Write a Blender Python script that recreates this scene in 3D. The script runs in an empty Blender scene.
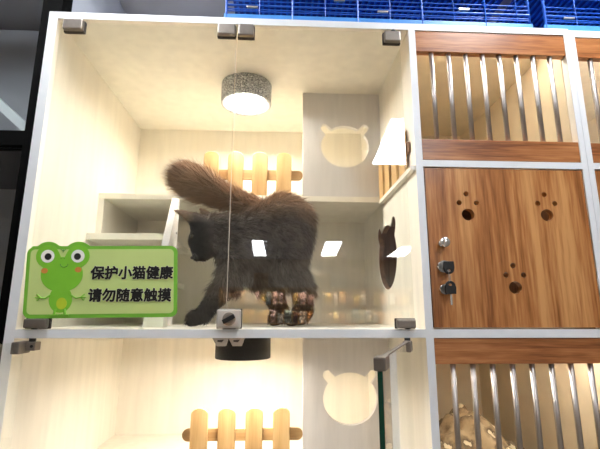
import bpy, bmesh, math, random
import numpy as np
from mathutils import Vector, Matrix

random.seed(4)
C = bpy.context.scene.collection
PI = math.pi

# ---------------------------------------------------------------- camera
cam_data = bpy.data.cameras.new('camera')
cam = bpy.data.objects.new('camera', cam_data)
C.objects.link(cam)
_r = Vector((0.9988453, -0.04801817, 0.00152335))
_u = Vector((-0.01137655, -0.20560349, 0.97856925))
_f = Vector((0.0466759, 0.97745663, 0.20591236))
cam.matrix_world = Matrix(((_r.x, _u.x, -_f.x, 0.0), (_r.y, _u.y, -_f.y, -1.0),
                           (_r.z, _u.z, -_f.z, 0.0), (0, 0, 0, 1)))
cam_data.sensor_fit = 'HORIZONTAL'
cam_data.sensor_width = 36
cam_data.lens = 423.37 / 600 * 36
cam_data.clip_start = 0.02
bpy.context.scene.camera = cam

# ---------------------------------------------------------------- world, exposure
w = bpy.data.worlds.new('world')
bpy.context.scene.world = w
w.use_nodes = True
w.node_tree.nodes['Background'].inputs[0].default_value = (0.75, 0.86, 1.0, 1)
w.node_tree.nodes['Background'].inputs[1].default_value = 0.3
vs = bpy.context.scene.view_settings
vs.view_transform = 'Standard'
vs.look = 'None'
vs.gamma = 1
vs.use_curve_mapping = False
vs.exposure = 1.35
SHOP_LIGHT = 12.8      # ceiling panels of the shop
LAMP_UP = 76.0         # spot lamp in the upper cell
LAMP_LOW = 52.0        # spot lamp in the lower cell


# ---------------------------------------------------------------- materials
def lin(c):
    return tuple(((x / 255) / 12.92 if x / 255 <= 0.04045 else ((x / 255 + 0.055) / 1.055) ** 2.4) for x in c) + (1,)


def new_mat(name):
    m = bpy.data.materials.new(name)
    m.use_nodes = True
    nt = m.node_tree
    return m, nt, nt.nodes['Principled BSDF']


def plain(name, rgb, rough=0.5, metal=0.0, noise=0.06, nscale=40, spec=0.5, bump=0.0, stretch=(1, 1, 1)):
    m, nt, b = new_mat(name)
    tc = nt.nodes.new('ShaderNodeTexCoord')
    mp = nt.nodes.new('ShaderNodeMapping')
    mp.inputs['Scale'].default_value = stretch
    n = nt.nodes.new('ShaderNodeTexNoise')
    n.inputs['Scale'].default_value = nscale
    n.inputs['Detail'].default_value = 5
    nt.links.new(tc.outputs['Object'], mp.inputs[0])
    nt.links.new(mp.outputs[0], n.inputs['Vector'])
    r = nt.nodes.new('ShaderNodeValToRGB')
    c = lin(rgb)
    r.color_ramp.elements[0].position = 0.3
    r.color_ramp.elements[1].position = 0.7
    r.color_ramp.elements[0].color = tuple(x * (1 - noise) for x in c[:3]) + (1,)
    r.color_ramp.elements[1].color = tuple(min(1, x * (1 + noise)) for x in c[:3]) + (1,)
    nt.links.new(n.outputs['Fac'], r.inputs[0])
    nt.links.new(r.outputs[0], b.inputs['Base Color'])
    b.inputs['Roughness'].default_value = rough
    b.inputs['Metallic'].default_value = metal
    b.inputs['Specular IOR Level'].default_value = spec
    if bump:
        bp = nt.nodes.new('ShaderNodeBump')
        bp.inputs['Strength'].default_value = bump
        bp.inputs['Distance'].default_value = 0.002
        nt.links.new(n.outputs['Fac'], bp.inputs['Height'])
        nt.links.new(bp.outputs[0], b.inputs['Normal'])
    return m


def wood(name, dark, mid, light, along='z', width=26, rough=0.35, fine=1.0):
    """streaky laminate; grain runs along the given axis"""
    m, nt, b = new_mat(name)
    tc = nt.nodes.new('ShaderNodeTexCoord')
    sc = {'x': (0.06, 1, 1), 'y': (1, 0.06, 1), 'z': (1, 1, 0.06)}[along]
    mp = nt.nodes.new('ShaderNodeMapping')
    mp.inputs['Scale'].default_value = sc
    nt.links.new(tc.outputs['Object'], mp.inputs[0])
    n1 = nt.nodes.new('ShaderNodeTexNoise')
    n1.inputs['Scale'].default_value = width
    n1.inputs['Detail'].default_value = 3
    n1.inputs['Distortion'].default_value = 0.6
    n2 = nt.nodes.new('ShaderNodeTexNoise')
    n2.inputs['Scale'].default_value = width * 7
    n2.inputs['Detail'].default_value = 4
    nt.links.new(mp.outputs[0], n1.inputs['Vector'])
    nt.links.new(mp.outputs[0], n2.inputs['Vector'])
    mx = nt.nodes.new('ShaderNodeMath')
    mx.operation = 'MULTIPLY_ADD'
    mx.inputs[1].default_value = 0.6 * fine
    nt.links.new(n2.outputs['Fac'], mx.inputs[0])
    nt.links.new(n1.outputs['Fac'], mx.inputs[2])
    r = nt.nodes.new('ShaderNodeValToRGB')
    e = r.color_ramp.elements
    e[0].position = 0.47 + 0.25 * fine - 0.12
    e[0].color = lin(dark)
    e[1].position = 0.70 + 0.25 * fine + 0.05
    e[1].color = lin(light)
    k = e.new(0.52 + 0.25 * fine)
    k.color = lin(mid)
    nt.links.new(mx.outputs[0], r.inputs[0])
    nt.links.new(r.outputs[0], b.inputs['Base Color'])
    b.inputs['Roughness'].default_value = rough
    return m


def emit(name, rgb, strength):
    m, nt, b = new_mat(name)
    b.inputs['Base Color'].default_value = (0.9, 0.9, 0.9, 1)
    b.inputs['Emission Color'].default_value = rgb + (1,)
    b.inputs['Emission Strength'].default_value = strength
    return m


def glass_mat(name, tint=(1, 1, 1), refl0=0.045):
    m = bpy.data.materials.new(name)
    m.use_nodes = True
    nt = m.node_tree
    nt.nodes.clear()
    out = nt.nodes.new('ShaderNodeOutputMaterial')
    tr = nt.nodes.new('ShaderNodeBsdfTransparent')
    tr.inputs[0].default_value = tint + (1,)
    gl = nt.nodes.new('ShaderNodeBsdfGlossy')
    gl.inputs['Roughness'].default_value = 0.0
    gl.inputs[0].default_value = (1, 1, 1, 1)
    geo = nt.nodes.new('ShaderNodeNewGeometry')
    dt = nt.nodes.new('ShaderNodeVectorMath')
    dt.operation = 'DOT_PRODUCT'
    nt.links.new(geo.outputs['Incoming'], dt.inputs[0])
    nt.links.new(geo.outputs['Normal'], dt.inputs[1])
    ab = nt.nodes.new('ShaderNodeMath')
    ab.operation = 'ABSOLUTE'
    nt.links.new(dt.outputs['Value'], ab.inputs[0])
    om = nt.nodes.new('ShaderNodeMath')
    om.operation = 'SUBTRACT'
    om.inputs[0].default_value = 1
    nt.links.new(ab.outputs[0], om.inputs[1])
    pw = nt.nodes.new('ShaderNodeMath')
    pw.operation = 'POWER'
    pw.inputs[1].default_value = 5
    nt.links.new(om.outputs[0], pw.inputs[0])
    ma = nt.nodes.new('ShaderNodeMath')
    ma.operation = 'MULTIPLY_ADD'
    ma.inputs[1].default_value = 1 - refl0
    ma.inputs[2].default_value = refl0
    nt.links.new(pw.outputs[0], ma.inputs[0])
    mix = nt.nodes.new('ShaderNodeMixShader')
    nt.links.new(ma.outputs[0], mix.inputs[0])
    nt.links.new(tr.outputs[0], mix.inputs[1])
    nt.links.new(gl.outputs[0], mix.inputs[2])
    nt.links.new(mix.outputs[0], out.inputs[0])
    return m


WHITE = plain('white_laminate', (226, 222, 212), 0.45, noise=0.035, nscale=30, stretch=(1, 1, 0.15))
CREAM = plain('cream_wood_laminate', (244, 238, 225), 0.55, noise=0.05, nscale=34, stretch=(1, 1, 0.1), bump=0.05)
EDGE = plain('white_edge_band', (226, 229, 232), 0.4, noise=0.02)
PANELW = plain('pale_grey_grain_laminate', (222, 218, 215), 0.5, noise=0.05, nscale=60, stretch=(1, 1, 0.12), bump=0.15)
TAN = plain('tan_laminate', (218, 204, 176), 0.6, noise=0.04, nscale=18)
WOOD_V = wood('brown_wood_upright_grain', (128, 76, 38), (172, 112, 62), (206, 152, 96), 'z', 24, 0.28)
WOOD_H = wood('brown_wood_level_grain', (118, 68, 36), (162, 102, 58), (192, 134, 84), 'x', 30, 0.32)
DARKWOOD = wood('dark_brown_wood', (104, 74, 54), (124, 90, 66), (142, 106, 80), 'z', 20, 0.5)
PINE = wood('pine_wood', (196, 152, 96), (214, 174, 118), (226, 192, 138), 'z', 22, 0.5, 0.6)
PINE_H = wood('pine_wood_level', (190, 146, 92), (206, 166, 112), (220, 184, 132), 'x', 22, 0.5, 0.6)
STEEL = plain('brushed_steel', (178, 172, 168), 0.42, 1.0, 0.03, 60)
CLAMP = plain('satin_nickel', (132, 124, 116), 0.42, 0.7, 0.06, 80)
CHROME = plain('chrome', (215, 212, 205), 0.2, 0.7, 0.03)
BLACKP = plain('black_plastic', (16, 16, 17), 0.4, 0, 0.05)
GASKET = plain('dark_gasket', (44, 36, 34), 0.7)
BLACKM = plain('black_painted_metal', (6, 6, 6), 0.7, 0, 0.1, spec=0.05)
GLASS = glass_mat('clear_glass', (0.965, 0.975, 0.965))
GREENGLASS = plain('dark_green_glass_edge', (10, 62, 46), 0.15, 0, 0.15, 12)
BLUE = plain('blue_coated_wire', (36, 92, 190), 0.35, 0.1, 0.08)
BLUED = plain('deep_blue_plastic', (18, 46, 135), 0.4, 0, 0.08)
BLUEL = plain('light_blue_plastic', (74, 140, 215), 0.35, 0, 0.05)
PAINT_G = plain('grey_paint', (196, 197, 206), 0.8, 0, 0.04, 6)
PAINT_W = plain('warm_wall_paint', (176, 166, 150), 0.8, 0, 0.04, 3)
TILE = plain('floor_tile', (170, 162, 150), 0.4, 0, 0.08, 3)


def speckle(name, base, spark, thr, rough=0.5):
    m, nt, b = new_mat(name)
    tc = nt.nodes.new('ShaderNodeTexCoord')
    v = nt.nodes.new('ShaderNodeTexNoise')
    v.inputs['Scale'].default_value = 330
    v.inputs['Detail'].default_value = 2
    nt.links.new(tc.outputs['Object'], v.inputs['Vector'])
    r = nt.nodes.new('ShaderNodeValToRGB')
    r.color_ramp.elements[0].position = thr
    r.color_ramp.elements[1].position = thr + 0.14
    r.color_ramp.elements[0].color = lin(base)
    r.color_ramp.elements[1].color = lin(spark)
    nt.links.new(v.outputs['Fac'], r.inputs[0])
    nt.links.new(r.outputs[0], b.inputs['Base Color'])
    b.inputs['Roughness'].default_value = rough
    return m


LAMPLIT = speckle('speckled_metal_painted_lit', (92, 100, 108), (245, 248, 250), 0.44)  # same metal on both lamps; here bounced light is painted in as bright glitter
LAMPSHADED = speckle('speckled_metal_painted_shaded', (10, 10, 11), (40, 40, 42), 0.62)  # the same lamp metal with the shade under the shelf painted in


# ---------------------------------------------------------------- geometry helpers
def world_loc(o):
    p = Vector((0, 0, 0))
    while o:
        p += o.location
        o = o.parent
    return p


def link_mesh(name, me, mat, parent=None):
    """me holds world coordinates; its origin goes to the middle of its underside, or to its parent"""
    o = bpy.data.objects.new(name, me)
    C.objects.link(o)
    if mat:
        me.materials.clear()
        me.materials.append(mat)
    if parent:
        o.parent = parent
        me.transform(Matrix.Translation(-world_loc(parent)))
    else:
        co = [v.co for v in me.vertices]
        mn = Vector([min(c[i] for c in co) for i in range(3)])
        mxx = Vector([max(c[i] for c in co) for i in range(3)])
        loc = Vector(((mn.x + mxx.x) / 2, (mn.y + mxx.y) / 2, mn.z))
        me.transform(Matrix.Translation(-loc))
        o.location = loc
    return o


def obj(name, bm, mat, parent=None, smooth=False):
    me = bpy.data.meshes.new(name)
    bmesh.ops.recalc_face_normals(bm, faces=bm.faces)
    bm.to_mesh(me)
    bm.free()
    if smooth:
        for p in me.polygons:
            p.use_smooth = True
    return link_mesh(name, me, mat, parent)


def add_box(bm, x0, x1, y0, y1, z0, z1, bev=0.0, M=None):
    r = bmesh.ops.create_cube(bm, size=1)
    vs_ = r['verts']
    for v in vs_:
        v.co = Vector(((x0 + x1) / 2 + v.co.x * (x1 - x0), (y0 + y1) / 2 + v.co.y * (y1 - y0), (z0 + z1) / 2 + v.co.z * (z1 - z0)))
    if bev:
        es = list({e for v in vs_ for e in v.link_edges})
        r2 = bmesh.ops.bevel(bm, geom=es, offset=bev, segments=2, affect='EDGES', profile=0.6)
        vs_ = list({v for f in r2['faces'] for v in f.verts} | {v for v in vs_ if v.is_valid})
    if M:
        for v in vs_:
            v.co = M @ v.co
    return bm


def box(name, x0, x1, y0, y1, z0, z1, mat, parent=None, bev=0.0008):
    return obj(name, add_box(bmesh.new(), x0, x1, y0, y1, z0, z1, bev), mat, parent)


def add_cyl(bm, a, b, r, r2=None, seg=24, caps=True):
    a, b = Vector(a), Vector(b)
    d = b - a
    q = d.to_track_quat('Z', 'Y').to_matrix().to_4x4()
    bmesh.ops.create_cone(bm, cap_ends=caps, segments=seg, radius1=r, radius2=r if r2 is None else r2, depth=d.length,
                          matrix=Matrix.Translation((a + b) / 2) @ q)
    return bm


def cyl(name, a, b, r, mat, parent=None, seg=24, smooth=True, r2=None):
    o = obj(name, add_cyl(bmesh.new(), a, b, r, r2, seg), mat, parent)
    if smooth:
        for p in o.data.polygons:
            p.use_smooth = len(p.vertices) == 4
    return o


def add_sphere(bm, c, r, sc=(1, 1, 1), seg=20):
    bmesh.ops.create_uvsphere(bm, u_segments=seg, v_segments=max(6, seg // 2), radius=1,
                              matrix=Matrix.Translation(c) @ Matrix.Diagonal((r * sc[0], r * sc[1], r * sc[2], 1)))
    return bm


def tube_mesh(bm, pts, r, seg=8):
    pts = [Vector(p) for p in pts]
    rings = []
    for i, p in enumerate(pts):
        d = (pts[min(i + 1, len(pts) - 1)] - pts[max(i - 1, 0)]).normalized()
        up = Vector((0, 0, 1)) if abs(d.z) < 0.9 else Vector((1, 0, 0))
        s = d.cross(up).normalized()
        t = s.cross(d)
        rr = r[i] if isinstance(r, (list, tuple)) else r
        rings.append([bm.verts.new(p + rr * (math.cos(2 * PI * k / seg) * s + math.sin(2 * PI * k / seg) * t)) for k in range(seg)])
    for a, b in zip(rings, rings[1:]):
        for k in range(seg):
            bm.faces.new((a[k], a[(k + 1) % seg], b[(k + 1) % seg], b[k]))
    bm.faces.new(rings[0][::-1])
    bm.faces.new(rings[-1])
    return bm


def plate(name, loops, centre, thick, mat, parent=None, plane='xz', bev=0.0):
    """a flat board cut along closed 2-D loops (first the outline, then holes); centre = mid-thickness"""
    cu = bpy.data.curves.new(name, 'CURVE')
    cu.dimensions = '2D'
    cu.fill_mode = 'BOTH'
    cu.extrude = max(thick / 2 - bev, 0)
    cu.bevel_depth = bev
    cu.bevel_resolution = 1
    for lp in loops:
        s = cu.splines.new('POLY')
        s.points.add(len(lp) - 1)
        for p, (a, b) in zip(s.points, lp):
            p.co = (a, b, 0, 1)
        s.use_cyclic_u = True
    tmp = bpy.data.objects.new('tmp', cu)
    C.objects.link(tmp)
    dg = bpy.context.evaluated_depsgraph_get()
    dg.update()
    me = bpy.data.meshes.new_from_object(tmp.evaluated_get(dg))
    bpy.data.objects.remove(tmp)
    bpy.data.curves.remove(cu)
    me.name = name
    if plane == 'xz':
        M = Matrix(((1, 0, 0, 0), (0, 0, -1, centre), (0, 1, 0, 0), (0, 0, 0, 1)))
    else:                                    # 'yz'
        M = Matrix(((0, 0, 1, centre), (1, 0, 0, 0), (0, 1, 0, 0), (0, 0, 0, 1)))
    me.transform(M)
    return link_mesh(name, me, mat, parent)


def circ(cx, cy, rx, ry=None, n=36):
    ry = rx if ry is None else ry
    return [(cx + rx * math.cos(2 * PI * k / n), cy + ry * math.sin(2 * PI * k / n)) for k in range(n)]


def rrect(x0, x1, y0, y1, r, n=8):
    out = []
    for cx, cy, a0 in ((x1 - r, y1 - r, 0), (x0 + r, y1 - r, 90), (x0 + r, y0 + r, 180), (x1 - r, y0 + r, 270)):
        for k in range(n + 1):
            a = math.radians(a0 + 90 * k / n)
            out.append((cx + r * math.cos(a), cy + r * math.sin(a)))
    return out


def bear(cx, cy, rx, ry, ed=0.092, er=0.0165, n=140):
    """outline of a round head with two small round ears"""
    out = []
    for k in range(n):
        a = 2 * PI * k / n
        c, s = math.cos(a), math.sin(a)
        r = 1 / math.sqrt((c / rx) ** 2 + (s / ry) ** 2)
        for sx in (-1, 1):
            ex, ey = sx * ed * 0.74 * rx / 0.082, ed * 0.74 * ry / 0.076
            dd = ex * c + ey * s
            h = abs(ex * s - ey * c)
            er2 = er * rx / 0.082
            if dd > 0 and h < er2:
                r = max(r, dd + math.sqrt(er2 ** 2 - h ** 2))
        out.append((cx + r * c, cy + r * s))
    return out


def tag(o, label, cat=None, group=None, kind=None):
    o['label'] = label
    if cat:
        o['category'] = cat
    if group:
        o['group'] = group
    if kind:
        o['kind'] = kind
    return o


def empty(name, loc, parent=None):
    o = bpy.data.objects.new(name, None)
    o.empty_display_size = 0.05
    C.objects.link(o)
    if parent:
        o.parent = parent
        o.location = Vector(loc) - world_loc(parent)
    else:
        o.location = loc
    return o


def struct(name, x0, x1, y0, y1, z0, z1, mat):
    o = box(name, x0, x1, y0, y1, z0, z1, mat, bev=0)
    o['kind'] = 'structure'
    return o


# ---------------------------------------------------------------- the shop
FZ = -1.5
struct('floor', -3.6, 4.6, -8.7, 0.9, FZ - 0.05, FZ, TILE)
struct('ceiling', -3.6, 4.6, -8.7, 0.9, 1.225, 1.3, PAINT_G)
struct('wall_back', -3.6, 4.6, 0.80, 0.9, FZ, 1.225, PAINT_G)
struct('wall_left', -3.7, -3.6, -8.7, 0.9, FZ, 1.225, PAINT_W)
struct('wall_right', 4.6, 4.7, -8.7, 0.9, FZ, 1.225, PAINT_W)
struct('wall_front', -3.7, 4.7, -8.8, -8.7, FZ, 1.225, PAINT_W)

PANEL = emit('ceiling_panel_light', (0.93, 0.96, 1.0), SHOP_LIGHT)
for i, quad in enumerate((
        ((-0.473, -6.10), (-0.288, -6.09), (-0.295, -7.99), (-0.551, -8.0)),
        ((0.786, -6.12), (1.060, -6.11), (1.193, -7.9), (0.875, -7.92)),
        ((2.24, -6.60), (2.49, -6.58), (2.66, -7.95), (2.314, -8.0)),
        ((0.699, -1.455), (0.97, -1.44), (1.03, -2.26), (0.754, -2.26)),
        ((-0.60, -0.05), (-0.35, -0.05), (-0.35, -0.55), (-0.60, -0.55)),  # this panel and the next are added out of view for more light
        ((0.65, -0.05), (0.92, -0.05), (0.92, -0.55), (0.65, -0.55)),
        ((-1.45, -0.05), (-1.15, -0.05), (-1.15, -0.26), (-1.45, -0.26)))):  # added unseen panel that brightens the inside of the display cabinet
    t = empty('ceiling_light', (sum(p[0] for p in quad) / 4, sum(p[1] for p in quad) / 4, 1.2))
    where = ('far down the shop, left of the row', 'far down the shop, middle of the row', 'far down the shop, right of the row',
             'just behind the photographer', 'added out of view above the frog sign side of the white cabinet', 'added out of view above the wooden door of the white cabinet', 'added out of view above the black framed display cabinet')[i]
    tag(t, 'white rectangular ceiling panel light ' + where, 'ceiling light')
    bm = bmesh.new()
    lo = [bm.verts.new((p[0], p[1], 1.2)) for p in quad]
    hi = [bm.verts.new((p[0], p[1], 1.21)) for p in quad]
    bm.faces.new(lo)
    bm.faces.new(hi)
    for k in range(4):
        bm.faces.new((lo[k], lo[(k + 1) % 4], hi[(k + 1) % 4], hi[k]))
    obj('diffuser', bm, PANEL, t)
    cx, cy = t.location.x, t.location.y
    bm = bmesh.new()
    lo = [bm.verts.new((cx + (p[0] - cx) * 1.06, cy + (p[1] - cy) * 1.02, 1.2101)) for p in quad]
    hi = [bm.verts.new((cx + (p[0] - cx) * 1.06, cy + (p[1] - cy) * 1.02, 1.225)) for p in quad]
    bm.faces.new(lo)
    bm.faces.new(hi)
    for k in range(4):
        bm.faces.new((lo[k], lo[(k + 1) % 4], hi[(k + 1) % 4], hi[k]))
    obj('housing', bm, EDGE, t)

SHELFFILL = emit('shelf_fill_glow', (1.0, 0.90, 0.74), 19.0)  # glow of added strips that brighten the mirrored goods
# shelves of goods behind the photographer, seen mirrored in the glass doors
SHELFW = wood('shop_shelf_wood', (196, 150, 96), (214, 172, 118), (228, 190, 140), 'x', 12, 0.5)
pk = [plain('packet_%s' % n, c, 0.45, 0, 0.1, 25) for n, c in (('cream', (240, 226, 200)), ('orange', (226, 176, 120)), ('pink', (236, 204, 196)),
      ('white', (245, 242, 236)), ('teal', (150, 170, 170)), ('brown', (110, 76, 58)), ('yellow', (240, 206, 120)))]
for s, (sx0, sx1) in enumerate(((-0.70, 0.46), (0.50, 1.66))):
    t = empty('display_shelf', ((sx0 + sx1) / 2, -4.0, FZ))
    tag(t, 'pale wooden shop shelf %s, mirrored in the cabinet glass' % ('behind the cat side of the cabinet' if s == 0 else 'nearer the wooden door side'), 'shelf')
    box('side_panel', sx0, sx0 + 0.02, -4.35, -4.0, FZ, 0.30, SHELFW, t)
    box('side_panel', sx1 - 0.02, sx1, -4.35, -4.0, FZ, 0.30, SHELFW, t)
    box('back_board', sx0 + 0.02, sx1 - 0.02, -4.37, -4.35, FZ, 0.30, SHELFW, t)
    for z in (-1.40, -1.0, -0.62, -0.36, -0.11, 0.10, 0.30):
        box('shelf_board', sx0 + 0.021, sx1 - 0.021, -4.35, -4.0, z - 0.02, z, SHELFW, t)
        if z > 0.05:  # added strips light the goods; the lip in front hides them
            box('fill_strip_lip', sx0 + 0.021, sx1 - 0.021, -3.999, -3.996, z - 0.034, z, SHELFW, t, bev=0)
            box('shelf_fill_strip', sx0 + 0.03, sx1 - 0.03, -4.022, -4.002, z - 0.027, z - 0.0205, SHELFFILL, t, bev=0)
    for zrow in (-0.11, 0.10):
        x = sx0 + 0.04
        k = 0
        while x < sx1 - 0.11:
            wd = random.uniform(0.045, 0.085)
            h = random.uniform(0.10, 0.165)
            p = obj('pet_food_packet', add_box(bmesh.new(), x, x + wd, -4.19, -4.07, zrow, zrow + h, 0.006), random.choice(pk))
            tag(p, 'small packet standing in a row on a shop shelf', 'packet', 'packets on the shop shelves')
            x += wd + random.uniform(0.008, 0.03)
            k += 1
for i, (cx, cn) in enumerate(((-0.22, 'brown'), (0.52, 'brown'), (0.70, 'white'))):
    t = empty('pet_house', (cx + 0.0, -4.15, 0.3))
    tag(t, ('wooden pet house with a round opening, alone on the left end of the shelf top',
            'wooden pet house with a round opening, middle one on the shelf top',
            'white pet house with a round opening, right one on the shelf top')[i], 'pet house')
    m = SHELFW if cn == 'brown' else EDGE
    plate('front_panel', [[(cx - .085, .30), (cx + .085, .30), (cx + .085, .46), (cx - .085, .46)], circ(cx, .375, .045)], -4.06, 0.01, m, t)
    bm = add_box(bmesh.new(), cx - .085, cx - .075, -4.22, -4.066, .30, .46)
    add_box(bm, cx + .075, cx + .085, -4.22, -4.066, .30, .46)
    add_box(bm, cx - .085, cx + .085, -4.23, -4.22, .30, .46)
    obj('walls', bm, m, t)
    box('roof', cx - .09, cx + .09, -4.235, -4.055, .461, .472, m, t)

# ---------------------------------------------------------------- the white cabinet
L0, L1 = -0.6082, -0.5861          # left side panel
P0, P1 = 0.3405, 0.3587            # partition
R0, R1 = 0.7744, 0.7895            # right side panel
BY = 0.6786                        # back panel
cab = tag(empty('cat_cabinet', (0.09, 0.34, FZ)), 'large white laminate cat cabinet with glass doors and brown wooden door', 'cabinet')
CZ0 = -1.40
box('side_panel', L0, L1, 0, BY, FZ, 0.753, CREAM, cab)
box('side_panel', R0, R1, 0, BY, FZ, 0.753, CREAM, cab)
bear_side = bear(0.3275, 0.176, 0.117, 0.102, 0.086, 0.019)
plate('partition', [[(0.0, FZ), (BY, FZ), (BY, 0.753), (0.0, 0.753)], bear_side], P0 + 0.0015, 0.003, CREAM, cab, 'yz')
plate('partition_core', [[(0.0, FZ), (BY, FZ), (BY, 0.753), (0.0, 0.753)], bear_side], (P0 + 0.003 + P1) / 2, P1 - P0 - 0.003, DARKWOOD, cab, 'yz')
box('top_panel', L0, R1, 0, BY + 0.012, 0.753, 0.7722, CREAM, cab)
box('back_panel', L0, R1, BY, BY + 0.012, FZ, 0.753, CREAM, cab)
box('middle_shelf', L1, P0, 0, BY, -0.0545, -0.0353, CREAM, cab)
box('middle_shelf', P1, R0, 0, BY, -0.0545, -0.0353, CREAM, cab)
box('cell_divider', P1, R0, 0, BY, 0.3641, 0.3816, CREAM, cab)
box('cell_divider', P1, R0, 0, BY, -0.462, -0.444, CREAM, cab)
box('bottom_shelf', L1, P0, 0, BY, -0.862, -0.842, CREAM, cab)
box('bottom_shelf', P1, R0, 0, BY, -0.862, -0.842, CREAM, cab)
# white front edge banding
bm = bmesh.new()
for a in ((L0, L1, FZ, 0.7722), (L1, R1, 0.753, 0.7722), (P0, P1, -0.0353, 0.753), (P0, P1, FZ, -0.0545), (R0, R1, FZ, 0.753),
          (L1, R0, -0.0545, -0.0353), (P1, R0, 0.3641, 0.3816), (P1, R0, -0.462, -0.444), (L1, P0, -0.862, -0.842), (P1, R0, -0.862, -0.842)):
    add_box(bm, a[0], a[1], -0.0012, 0.0, a[2], a[3])
obj('edge_band', bm, EDGE, cab)
# linings of the right-hand cells
def lining(name, x0, x1, z0, z1, mat, hole=None, open_y=0.02):
    bm = add_box(bmesh.new(), x0 + 0.002, x1 - 0.002, BY - 0.004, BY - 0.001, z0, z1)
    add_box(bm, x1 - 0.003, x1 - 0.0005, open_y, BY - 0.004, z0, z1)
    add_box(bm, x0 + 0.003, x1 - 0.003, open_y, BY - 0.004, z1 - 0.003, z1 - 0.0005)
    if not hole:
        add_box(bm, x0 + 0.0005, x0 + 0.003, open_y, BY - 0.004, z0, z1)
    obj(name, bm, mat, cab)
lining('cell_lining', P1, R0, 0.3816, 0.753, TAN)
lining('cell_lining', P1, R0, -0.444, -0.0545, TAN)
lining('cell_lining', P1, R0, -0.0353, 0.3641, DARKWOOD, hole=True, open_y=0.03)

# inner shelves, bear-hole panels, steps
YB = 0.346
for dz in (0.0, -0.8075):
    box('inner_shelf', L1, P0, YB, BY, 0.3615 + dz, 0.3800 + dz, CREAM, cab)
    top = 0.753 if dz == 0 else -0.0545
    plate('bear_panel', [[(0.074, 0.3801 + dz), (P0, 0.3801 + dz), (P0, top), (0.074, top)], bear(0.217, 0.557 + dz, 0.082, 0.075, 0.092, 0.0145)],
          YB + 0.010, 0.018, PANELW, cab)
# picket fences on the inner shelves
def fence(dz, y=0.356):
    f = empty('picket_fence', (-0.1, y, 0.38 + dz), cab)
    for k in range(4):
        cx = -0.2315 + 0.0805 * k
        w_, z0, z1 = 0.0238, 0.3801 + dz, 0.531 + dz
        lp = [(cx - w_, z0), (cx + w_, z0)] + [(cx + w_ * math.cos(a), z1 - 0.016 + 0.016 * math.sin(a)) for a in [PI * j / 14 for j in range(15)]]
        plate('picket', [lp], y, 0.012, PINE, f, bev=0.0015)
    lp = rrect(-0.281, 0.073, 0.440 + dz, 0.472 + dz, 0.0155)
    plate('fence_rail', [lp], y + 0.0115, 0.010, PINE_H, f, bev=0.001)
fence(0.0)
fence(-0.8075)
# pickets on the ledge along the partition
f = empty('ledge_fence', (0.33, 0.17, 0.38), cab)
box('ledge', 0.327, 0.3403, 0.001, YB - 0.001, 0.3555, 0.3675, CREAM, f)
for a, b in ((0.050, 0.098), (0.130, 0.178), (0.210, 0.258), (0.288, 0.336)):
    c_ = (a + b) / 2
    lp = [(a, 0.368), (b, 0.368)] + [(c_ + 0.024 * math.cos(t_), 0.478 + 0.016 * math.sin(t_)) for t_ in [PI * j / 12 for j in range(13)]]
    plate('picket', [lp], 0.3305, 0.008, PINE, f, 'yz', bev=0.0012)
lp = rrect(0.03, 0.343, 0.415, 0.447, 0.012)
plate('fence_rail', [lp], 0.3372, 0.005, DARKWOOD, f, 'yz')

# stairs to the inner shelf
for dz in (0.0, -0.8075):
    st = empty('cat_stairs', (-0.46, 0.3, -0.035 + dz), cab)
    zb = -0.035 + dz
    lp = [(0.125, zb), (YB - 0.001, zb), (YB - 0.001, 0.361 + dz), (0.330, 0.361 + dz)]
    if dz == 0:
        plate('stringer', [[(a, b) for a, b in lp]], -0.337, 0.021, PANELW, st, 'yz')
        bm = bmesh.new()
        vsb = [bm.verts.new(p) for p in ((-0.345, 0.117, zb), (-0.293, 0.117, zb), (-0.293, 0.160, zb), (-0.345, 0.160, zb),
                                         (-0.345, 0.133, 0.022), (-0.300, 0.133, 0.022), (-0.300, 0.165, 0.022), (-0.345, 0.165, 0.022))]
        for q in ((0, 1, 2, 3), (4, 5, 6, 7), (0, 1, 5, 4), (1, 2, 6, 5), (2, 3, 7, 6), (3, 0, 4, 7)):
            bm.faces.new([vsb[i] for i in q])
        obj('foot_block', bm, CREAM, st)
        box('step', L1 + 0.0005, -0.348, 0.289, 0.62, 0.2190, 0.2385, CREAM, st)
        box('step', L1 + 0.0005, -0.348, 0.215, 0.58, 0.085, 0.1045, CREAM, st)
        box('riser', L1 + 0.0005, L1 + 0.019, YB + 0.001, BY - 0.001, 0.2386, 0.3612, CREAM, st)
        cyl('screw', (-0.3266, 0.325, 0.247), (-0.3245, 0.325, 0.247), 0.003, STEEL, st, 12)
    else:
        bpy.data.objects.remove(st)


# glass doors
def clamp(name, x0, x1, z0, z1, parent, y0=-0.012, y1=0.014, mat=CLAMP, pin=None):
    o = box(name, x0, x1, y0, y1, z0, z1, mat, parent, bev=0.0035)
    g = box('gasket', x0 - 0.0015, x1 + 0.0015, 0.0, 0.0095, z0 - 0.0015, z1 + 0.0015, GASKET, o, bev=0.001)
    if pin is not None:
        cyl('pivot_pin', (pin[0], 0.004, pin[1]), (pin[0], 0.004, pin[2]), 0.006, BLACKP, o, 12)
    return o


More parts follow.
